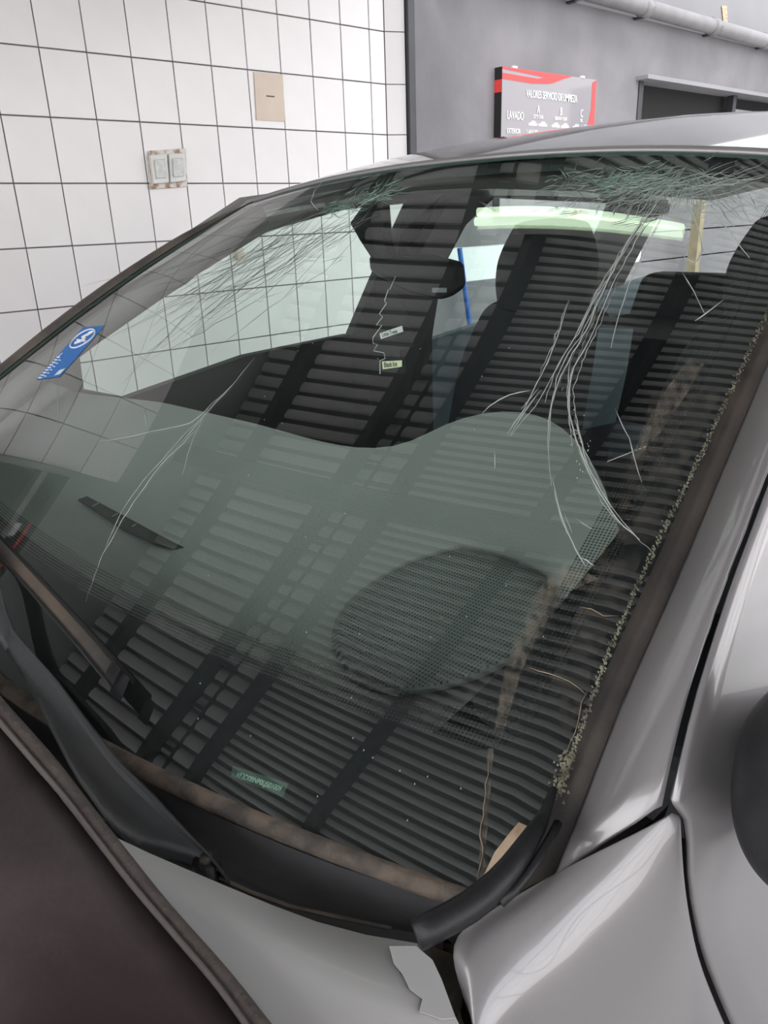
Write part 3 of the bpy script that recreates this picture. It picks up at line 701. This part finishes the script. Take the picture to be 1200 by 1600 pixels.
# near side edge of the hood bends to follow the measured corner
sidepts = sorted([tuple(c_[:2]) for c_ in cor], key=lambda a_: a_[1])
for row in rows:
    y = row[-1][1]; xs = float(np.interp(y, [s_[1] for s_ in sidepts], [s_[0] for s_ in sidepts]))
    for i in range(len(row)):
        w_ = max(0, (i-38)/9)
        row[i] = np.array([row[i][0]+(xs-row[-1][0])*w_ if i < len(row)-1 else xs, row[i][1], 0]); row[i][2] = hz(row[i][0], row[i][1])
front = [[p+np.array([0, .002, -.004]) for p in rows[0]]]
under = [[p+np.array([0, -.004, -.012]) for p in rows[0]]]
hood = solid(B().loft(rows).obj('hood', PAINT2, car, True, True), .005); hood['label'] = 'faded matt grey hood'
pl = [onf(q, hoodf(.0012)) for q in [(608, 1478), (650, 1478), (676, 1500), (690, 1530), (712, 1590), (690, 1592), (655, 1580), (660, 1560), (640, 1545), (628, 1520), (615, 1505)]]
solid(mesh('peeling_patch', pl, [tuple(range(len(pl)))], PEEL, hood, False, None, True), .0008)

# --- wiper
def wf(q, off): return G(q[0], q[1], off)
wp_ = lambda L, off: [wf(q, off) for q in L]
Lw = [(42, 1040), (88, 1118), (112, 1165), (150, 1238), (195, 1300), (238, 1338), (300, 1352), (352, 1376)]
Rw = [(62, 1026), (130, 1100), (168, 1150), (225, 1222), (283, 1278), (325, 1325), (350, 1352), (376, 1386)]
offs = [.034, .032, .031, .029, .027, .024, .020, .016]
Lp3 = res([wf(q, o_) for q, o_ in zip(Lw, offs)], 18); Rp3 = res([wf(q, o_+.002) for q, o_ in zip(Rw, offs)], 18)
rows = []
for t, h in ((0, -.014), (.0, 0), (.12, .003), (.5, .0045), (.78, .004), (.86, .007), (.95, .0065), (1, .003), (1., -.012)):
    rows.append([a_+t*(b_-a_)+np.array([0, -.3*h, h]) for a_, b_ in zip(Lp3, Rp3)])
arm = bevel(solid(B().loft(rows).obj('wiper_arm', ARM, car, True, True), .0015), .0005); arm['label'] = 'matt black wiper arm'
rodp = [wf(q, o_) for q, o_ in (((58, 1044), .034), ((42, 1020), .036), ((26, 960), .038), ((16, 905), .038), ((8, 868), .036), ((-6, 852), .034), ((-30, 838), .032))]
B().tube(smooth(rodp, 14, 1), .0085, 8, up=(0, -.4, .9), flat=.45).obj('arm_rod', ARM, arm, True)
pv = wf((348, 1362), .024)
B().tube([pv-np.array([0, 0, .03]), pv+np.array([0, 0, -.001])], .009, 14).obj('pivot_cap', BLACK, arm, True)
B().tube([pv+np.array([0, 0, -.001]), pv+np.array([0, 0, .003])], [.005, .004], 6).obj('pivot_nut', RUBBER, arm, True)
bl = [(213, 1072), (150, 1000), (80, 925), (10, 852), (-60, 780), (-140, 700)]
bl0 = res([wf(q, .020) for q in bl], 16)
def shift(L, dx, dy, dz): return [p+np.array([dx, dy, dz]) for p in L]
nb = SN(-.2, .1)
def sec(L, a0, a1, b0, b1):     # rectangular bar along L; a = across towards the hood, b = along the normal
    ac = np.array([-.55, -.75, -.38]); ac = ac/np.linalg.norm(ac); rr_ = []
    for (a_, b_) in ((a0, b0), (a1, b0), (a1, b1), (a0, b1), (a0, b0)): rr_.append([p+a_*ac+b_*nb for p in L])
    bb = B().loft(rr_); m_ = len(L)
    bb.f.append((0, m_, 2*m_, 3*m_)); bb.f.append((m_-1, 2*m_-1, 3*m_-1, 4*m_-1)); return bb
blade = bevel(sec(bl0, .0, .017, -.004, .004).obj('wiper_blade', mat('dusty_blade', (.14, .105, .08), .6, col2=(.06, .055, .05), scale=15, bump=.1), car, True), .002)
sec(bl0, -.004, .001, -.016, .003).obj('blade_rubber', VOID, blade, True)
sec(bl0, .015, .018, -.003, .006).obj('blade_spine', BLACK, blade, True)
cap = res([wf(q, .02) for q in ((200, 1056), (216, 1076))], 4); bevel(sec(cap, -.001, .018, -.006, .0055).obj('end_cap', BLACK, blade, True), .002)
sn = wf((143, 1206), .02)
setlab(B().tube([sn, sn+np.array([0, -.001, .004])], [.0042, .003], 10).obj('washer_nozzle', WHITE, car, True), 'small pale nozzle')
del bpy.data.objects['washer_nozzle']['label']

# --- leatherette bonnet cover lying over the hood
ce_px = [(-90, 980), (0, 1088), (90, 1189), (176, 1301), (262, 1410), (360, 1519), (424, 1600), (520, 1730)]
ci_px = [(-90, 1034), (0, 1134), (101, 1252), (202, 1384), (270, 1463), (337, 1541), (379, 1600), (470, 1730)]
co_ = smooth([onf(q, hoodf(.012)) for q in ce_px], 40, 1); ci_ = smooth([onf(q, hoodf(.012)) for q in ci_px], 40, 1)
def ext(L):
    d = L[0]-L[3]; d = d/np.linalg.norm(d); E = [L[0]+d*.08*k for k in range(6, 0, -1)]
    E = [np.array([p[0], min(p[1], L[0][1]+.0), hz(p[0], min(p[1], L[0][1]))+.012]) for p in E]; return E+L
co_, ci_ = ext(co_), ext(ci_)
bcv = thing('bonnet_cover', (.7, -.3, -.34), 'dark brown leatherette cover with a taped hem draped on the hood', 'car cover')
def wob(p, a_=1.): return 1.5*a_*(.004*math.sin(p[0]*31+p[1]*17)+.003*math.sin(p[0]*11-p[1]*43)+.0015*math.sin(p[0]*90+p[1]*60))
rows = []
for k in range(26):
    t = k/25; rows.append([np.array([p[0]+.05*t, p[1]-.95*t**1.3, hz(p[0]+.05*t, p[1]-.95*t**1.3)+.010+wob((p[0], p[1]-.95*t**1.3), min(1, t*8))]) for p in ci_])
solid(B().loft(rows).obj('cover_sheet', VINYL, bcv, True, True), .003)
rows = [[p+np.array([0, 0, -.006]) for p in co_], [p+np.array([0, 0, .001]) for p in co_], [a_+.2*(b_-a_)+np.array([0, 0, .0035]) for a_, b_ in zip(co_, ci_)], [a_+.85*(b_-a_)+np.array([0, 0, .003]) for a_, b_ in zip(co_, ci_)], [b_+np.array([0, 0, -.001]) for b_ in ci_]]
solid(B().loft(rows).obj('hem', HEM, bcv, True, True), .0015)
B().tube([a_+.86*(b_-a_)+np.array([0, 0, .0035]) for a_, b_ in zip(co_, ci_)], .0009, 5).obj('seam_thread', VINYL, bcv, True)

# --- roof with rounded edges, far pillar
def roofp(u, w_):
    e = S(max(-1, min(1, u)), 1.0); k = max(0, abs(u)-1)
    y1 = 3.15
    y = e[1]+(y1-e[1])*w_
    d = y-e[1]
    z = e[2]+.006+.063*(1-math.exp(-d/.30))-.035*max(0, d-.9)**1.6
    crown = .018*(1-min(1, abs(u))**3)*min(1, d/.3)
    z += crown-.012*min(1, d/.05)*0
    x = e[0]+(x_side(u)-e[0])*0
    p = np.array([P['xc']+(e[0]-P['xc'])*(1+.10*min(1, d/.5)), y, z])
    if k: s_ = 1 if u > 0 else -1; p = p+np.array([s_*k*.10/ .15, 0, -k*k*2.6*.8])
    return p
def x_side(u): return 0
RU = [-1.16, -1.12, -1.08, -1.04]+list(np.linspace(-1, 1, 33))+[1.04, 1.08, 1.12, 1.16]
RW = [0, .004, .01, .02, .04, .07, .11, .16, .22, .3, .4, .5, .6, .7, .8, .9, 1]
rows = [[S(max(-1, min(1, u)), 1.0, -.003)+np.array([math.copysign(max(0, abs(u)-1)*.66, u), 0, -max(0, abs(u)-1)**2*2]) for u in RU]]+[[roofp(u, w_) for u in RU] for w_ in RW]
solid(B().loft(rows).obj('roof', PAINT, car, True, True), .004)
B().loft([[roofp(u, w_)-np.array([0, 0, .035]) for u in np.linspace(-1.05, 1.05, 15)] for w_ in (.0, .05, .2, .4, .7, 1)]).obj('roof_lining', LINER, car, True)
vsx = np.linspace(-.03, 1.0, 30)
far = [S(1, v, .002) for v in vsx]
def fo(v, d, h): p = S(1, v); q_ = max(.12, min(1, (1.0-v)/.16)); d *= q_; h *= q_; return p+np.array([d, 0, h+.006*math.sin(math.pi*max(0, min(1, v)))])
B().loft([[S(1, v, .001) for v in vsx], [fo(v, .006, .006) for v in vsx], [fo(v, .022, .006) for v in vsx], [fo(v, .034, -.008) for v in vsx], [fo(v, .05, -.05) for v in vsx], [fo(v, .055, -.10) for v in vsx]]).obj('far_pillar', RUBBER, car, True, True)
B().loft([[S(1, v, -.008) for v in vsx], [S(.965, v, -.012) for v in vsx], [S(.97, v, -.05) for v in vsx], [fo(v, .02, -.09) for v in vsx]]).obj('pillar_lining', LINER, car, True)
# far side of the body with window openings, at x = SX_
def fs(y, z): return (1.705-.13*max(0, z+.33)*1.0, y, z)
def poly(pts, name, m, t=.03):
    return B().prism([fs(*p) for p in pts], (t, 0, 0)).obj(name, m, car)
poly([(.38, -.36), (.615, -.26), (.90, -.115), (1.11, -.022), (1.35, .022), (1.58, .034), (1.58, .10), (1.3, .08), (1.05, .055), (.8, -.07)], 'window_frame', FRAME)
poly([(1.57, .034), (1.94, .045), (2.6, .02), (3.0, -.03), (3.0, .09), (1.57, .10)], 'window_frame', TRIM)
poly([(.38, -.36), (.615, -.26), (.615, -.335), (.71, -.37), (.71, -1.0), (.2, -1.0)], 'door_lining', FRAME)
poly([(.71, -.37), (1.04, -.318), (1.38, -.305), (1.38, -1.0), (.71, -1.0)], 'door_lining', TRIM)
poly([(1.38, -1), (1.38, -.32), (1.47, -.155), (1.585, .036), (1.94, .046), (1.82, -.03), (1.735, -.15), (1.71, -.35), (1.71, -1)], 'centre_pillar', TRIM)
poly([(1.71, -.36), (1.9, -.34), (2.5, -.30), (3.1, -.25), (3.1, -1), (1.71, -1)], 'door_lining', SEATB)
poly([(2.43, -.31), (2.57, -.045), (2.6, .03), (2.95, .0), (2.75, -.30)], 'rear_pillar', TRIM)
wg = B().add([fs(*p) for p in ((.6, -.37), (1.43, -.33), (1.5, -.155), (1.59, .045), (1.35, .04), (1.1, -.005), (.88, -.10), (.6, -.25))], [tuple(range(8))]); solid(wg.obj('door_glass', SIDEGL, car), .003)
wg = B().add([fs(*p) for p in ((1.7, -.37), (2.5, -.31), (2.6, -.04), (2.55, .03), (1.9, .05), (1.72, -.14))], [tuple(range(6))]); solid(wg.obj('door_glass', SIDEGL, car), .003)
# interior: floor and rear wall of the cabin
B().box((.2, .3, -1.05), (1.7, 3.3, -1.0)).obj('cabin_floor', VOID, car)
B().prism([(.3, 3.05, -.30), (1.6, 3.05, -.30), (1.6, 3.25, -1.0), (.3, 3.25, -1.0)], (0, .05, 0)).obj('tailgate', TRIM, car)
B().prism([(.3, 2.9, .03), (.42, 2.9, .03), (.36, 3.1, -.3), (.2, 3.1, -.3)], (0, .04, 0)).obj('rear_pillar', TRIM, car)
B().box((.16, .9, -1.0), (.19, 3.1, -.32)).obj('near_door_lining', TRIM, car)
B().box((.35, 2.1, -.62), (1.55, 2.9, -.36)).obj('rear_bench', SEAT, car)
bevel(B().prism([(.35, 2.45, -.55), (1.55, 2.45, -.55), (1.55, 2.62, -.22), (.35, 2.62, -.22)], (0, .14, 0)).obj('rear_backrest', SEAT, car), .04, 3)
# seats
def blob(rows_, name, m, parent): o = B().loft(rows_).obj(name, m, parent, True); s_ = o.modifiers.new('sub', 'SUBSURF'); s_.levels = 1; s_.render_levels = 2; return o
def cushion(cx, cy, z0, z1, wfun, d, lean, n=12, m=16, ex_=.55):
    R = []
    for k in range(n+1):
        t = k/n; z = z0+(z1-z0)*t; hw, hd = wfun(t), d*(.35+.65*math.sin(math.pi*min(1, max(0, .12+t*.80)))**.5)
        R.append([np.array([cx+hw*math.copysign(abs(math.cos(a_))**ex_, math.cos(a_)), cy+lean*(z-z0)+hd*math.copysign(abs(math.sin(a_))**ex_, math.sin(a_)), z]) for a_ in np.linspace(0, 2*math.pi, m+1)])
    c0 = sum(R[0])/len(R[0]); c1 = sum(R[-1])/len(R[-1])
    return [[c0]*(m+1)]+R+[[c1+np.array([0, 0, .004])]*(m+1)]
def seat(cx, cy, hz0=-.235, hz1=-.02, hw=.135, label=None):
    s_ = blob(cushion(cx, cy-.10, -.85, -.205, lambda t: .255-.02*t-.16*max(0, t-.72)**1.3*2.1, .065, .22), 'seat_backrest', SEAT, car)
    s_['label'] = label
    blob(cushion(cx, cy+.02, hz0, hz1, lambda t: hw*(.74+.30*math.sin(math.pi*min(1, .15+t*.8))-.22*max(0, t-.6)), .05, .15), 'headrest', SEAT, s_)
    for k in (-.05, .05): B().tube([(cx+k, cy+.03, -.30), (cx+k, cy+.035, -.2)], .006, 6).obj('headrest_post', GUT, s_)
    bevel(B().box((cx-.25, cy-.62, -.93), (cx+.25, cy-.1, -.78)).obj('seat_cushion', SEAT, s_), .04, 3)
seat(1.19, 1.55, label='dark passenger seat'); seat(.60, 1.55, label='dark driver seat')
B().loft([[(.955, 1.47, -.24), (.945, 1.44, -.33), (.935, 1.40, -.45)], [(.925, 1.56, -.25), (.915, 1.53, -.34), (.915, 1.50, -.45)]]).obj('seat_side_highlight', SEATB, car, True)  # glossy seat side's highlight, painted as a blue-grey strip
# dashboard
dpx = [((40, 585), -.31), ((130, 615), -.305), ((250, 628), -.30), ((400, 662), -.30), ((500, 690), -.30), ((560, 701), -.30), ((620, 699), -.295), ((660, 682), -.285), ((700, 660), -.272), ((750, 645), -.258), ((810, 641), -.25), ((860, 655), -.25), ((905, 690), -.262), ((940, 750), -.28), ((968, 830), -.292)]
re_ = smooth([atZ(q, z) for q, z in dpx], 60, 1)
rows = []
def ucoord(x): return max(-.985, min(.985, (x-P['xc'])/.69))
for t in np.linspace(0, 1, 14):
    row = []
    for p in re_:
        u = ucoord(p[0]); f0 = S(u, .012, -.02)+np.array([0, .01, -.012])
        q = f0+(p-f0)*t; q[2] = f0[2]+(p[2]-f0[2])*t**1.35-.018*math.sin(math.pi*t)
        row.append(q)
    rows.append(row)
da = B().loft(rows).obj('dashboard', DASH, car, True, True)
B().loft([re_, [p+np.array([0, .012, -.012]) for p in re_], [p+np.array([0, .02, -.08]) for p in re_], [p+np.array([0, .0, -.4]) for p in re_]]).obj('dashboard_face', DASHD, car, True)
def ondash(q, off=.003):     # sight line met with the dashboard top
    r = ray(*q); best = None
    for row in rows:
        for p in row:
            t = (p@r)/(r@r); d = np.linalg.norm(p-r*t)
            if best is None or d < best[0]: best = (d, t)
    z = (r*best[1])[2]; return r*((z+off)/r[2])
# perforated oval grille on the dashboard in front of the driver
GR = patch_mat('perforation', (.012, .016, .015), .75, 1.0, .34, .29, (1, 1, 1), (0.,)); GR.node_tree.nodes['Principled BSDF'].inputs['Roughness'].default_value = .7
GRN = mat('grille_plastic', (.22, .235, .23), .6)
gc = [(720, 852), (800, 868), (868, 900), (880, 940), (850, 990), (790, 1040), (700, 1075), (610, 1085), (545, 1065), (515, 1020), (512, 970), (560, 920), (640, 872)]
gc = [tuple(p) for p in smooth([np.array(p) for p in gc]+[np.array(gc[0])], 33, 2)][:-1]
cen = np.array([690, 965.])
_sp = np.array([ondash(p, .006) for p in gc]); _c, *_ = np.linalg.lstsq(np.c_[_sp[:, :2], np.ones(len(_sp))], _sp[:, 2], rcond=None)
def onplane(q, off): r = ray(*q); t = (_c[2]+off)/(r[2]-_c[0]*r[0]-_c[1]*r[1]); return r*t
rg = []
for t in (0.02, .3, .55, .8, .94, 1):
    rg.append([onplane(tuple(cen+(np.array(p)-cen)*t), .012 if t < .99 else .002) for p in gc+[gc[0]]])
V = [p for r in rg for p in r]; m_ = len(gc)+1
UV = [((-p[0])*270, p[1]*270) for p in V]
mesh('speaker_grille', V, [(i*m_+j, i*m_+j+1, (i+1)*m_+j+1, (i+1)*m_+j) for i in range(len(rg)-1) for j in range(m_-1)], GR, da, True, UV, True)
mesh('grille_backing', [p-np.array([0, 0, .003]) for p in V], [(i*m_+j, i*m_+j+1, (i+1)*m_+j+1, (i+1)*m_+j) for i in range(len(rg)-1) for j in range(m_-1)], GRN, da, True, None, True)
# defroster vent on the far half
vq = [(122, 780), (142, 773), (298, 857), (296, 864), (240, 848), (195, 828)]
vp = [ondash(q, .004) for q in vq]
ve = B().prism(vp, (0, 0, -.003)).obj('defroster_vent', DASHD, da)
for k in range(5):
    t = k/5+.1; a_ = np.array([130, 783])*(1-t)+np.array([285, 861])*t; b_ = a_+np.array([13, -7])*(1-t)
    B().tube([ondash(tuple(a_), .006), ondash(tuple(b_), .006)], .0012, 4).obj('vent_fin', DASH, ve)

# --- interior mirror and things hanging from it
def R_(q, t): return ray(*q)*t
mh = [(574, 398), (600, 392), (660, 398), (712, 412), (716, 452), (690, 470), (640, 458), (590, 436), (576, 424)]
mr = solid(bevel(B().prism([R_(q, 1.26+.0004*(q[0]-570)) for q in mh], (.02, .045, 0)).obj('interior_mirror', BLACK, car), .008, 3), .0005)
pod = [S(*inv(541, 338))-.012*SN(0, .8), S(*inv(565, 308))-.010*SN(0, .8), S(*inv(592, 305))-.010*SN(0, .8), R_((597, 362), 1.2), R_((602, 400), 1.25), R_((583, 402), 1.25), R_((560, 372), 1.2)]
bevel(B().prism(pod, (.01, .03, -.004)).obj('mirror_stem', BLACK, mr), .003)
pod2 = [S(*inv(632, 300))-.012*SN(0, .8), S(*inv(690, 290))-.012*SN(0, .8), R_((668, 345), 1.2), R_((640, 400), 1.25), R_((620, 400), 1.25), R_((626, 365), 1.2)]
bevel(B().prism(pod2, (.01, .03, -.004)).obj('mirror_stem', BLACK, mr), .003)
B().prism([R_(q, 1.255) for q in ((675, 450), (698, 450), (698, 457), (675, 457))], (.004, .004, 0)).obj('mirror_tab', UPWALL, mr)
# tree shaped air freshener
T_ = 1.19
af = thing('air_freshener', R_((607, 500), T_), 'black tree shaped air freshener with white labels hanging from the interior mirror', 'air freshener')
tr = [(607, 452), (601, 470), (604, 474), (593, 490), (598, 495), (588, 508), (597, 508), (583, 527), (583, 536), (590, 538), (584, 548), (600, 551), (602, 560), (594, 563), (594, 584), (634, 584), (634, 560), (624, 558), (624, 548), (648, 540), (638, 524), (646, 518), (632, 500), (638, 492), (624, 474), (628, 468), (612, 452)]
P3 = [R_(q, T_) for q in tr]
B().prism(P3, (.0015, .002, 0)).obj('card', mat('black_card', (.012, .012, .012), .7), af)
B().tube([p-np.array([.001, .0012, 0]) for p in P3[:15]], .0007, 4).obj('pale_outline', SWITCH, af)
B().tube([R_((609, 452), T_), R_((618, 432), 1.27)], .0006, 4).obj('string', WHITE, af)
def label3(q, s, name, m):
    V = [R_(p, T_*.995) for p in q]; o = B().prism(V, (.0008, .001, 0)).obj(name, m, af)
    o0 = R_(tuple(np.array(q[3])*.93+np.array(q[1])*.07+np.array([0, -2])), T_*.992)
    ex = (V[2]-V[3])*.86; ey = (V[0]-V[3])
    cu = bpy.data.curves.new('lettering', 'FONT'); cu.body = s; cu.size = 1; cu.offset = .02; cu.materials.append(VOID); t = bpy.data.objects.new('lettering', cu); C.objects.link(t)
    t.parent = af; t.matrix_parent_inverse = Matrix.Translation(-af.location)
    a_ = Vector((-ex[0], ex[1], ex[2]))/(len(s)*.50); b_ = Vector((-ey[0], ey[1], ey[2]))*.95; n_ = a_.cross(b_).normalized(); m4 = Matrix.Identity(4)
    for i in range(3): m4[i][0] = a_[i]; m4[i][1] = b_[i]; m4[i][2] = n_[i]*.001; m4[i][3] = W(o0)[i]
    t.matrix_basis = m4
label3([(593, 521), (628, 509), (630, 518), (595, 530)], 'Little Trees', 'paper_label', WHITE)
label3([(597, 565), (628, 563), (628, 573), (598, 577)], 'Black Ice', 'paper_label', mat('cream_label', (.85, .88, .6), .7))

# lettering as plain meshes
dg = bpy.context.evaluated_depsgraph_get()
for o in [o for o in sc.objects if o.type == 'FONT']:
    me = bpy.data.meshes.new_from_object(o.evaluated_get(dg)); n = bpy.data.objects.new('text', me); C.objects.link(n)
    n.parent = o.parent; n.matrix_parent_inverse = o.matrix_parent_inverse.copy(); n.matrix_basis = o.matrix_basis.copy(); nm = o.name
    bpy.data.objects.remove(o); n.name = nm
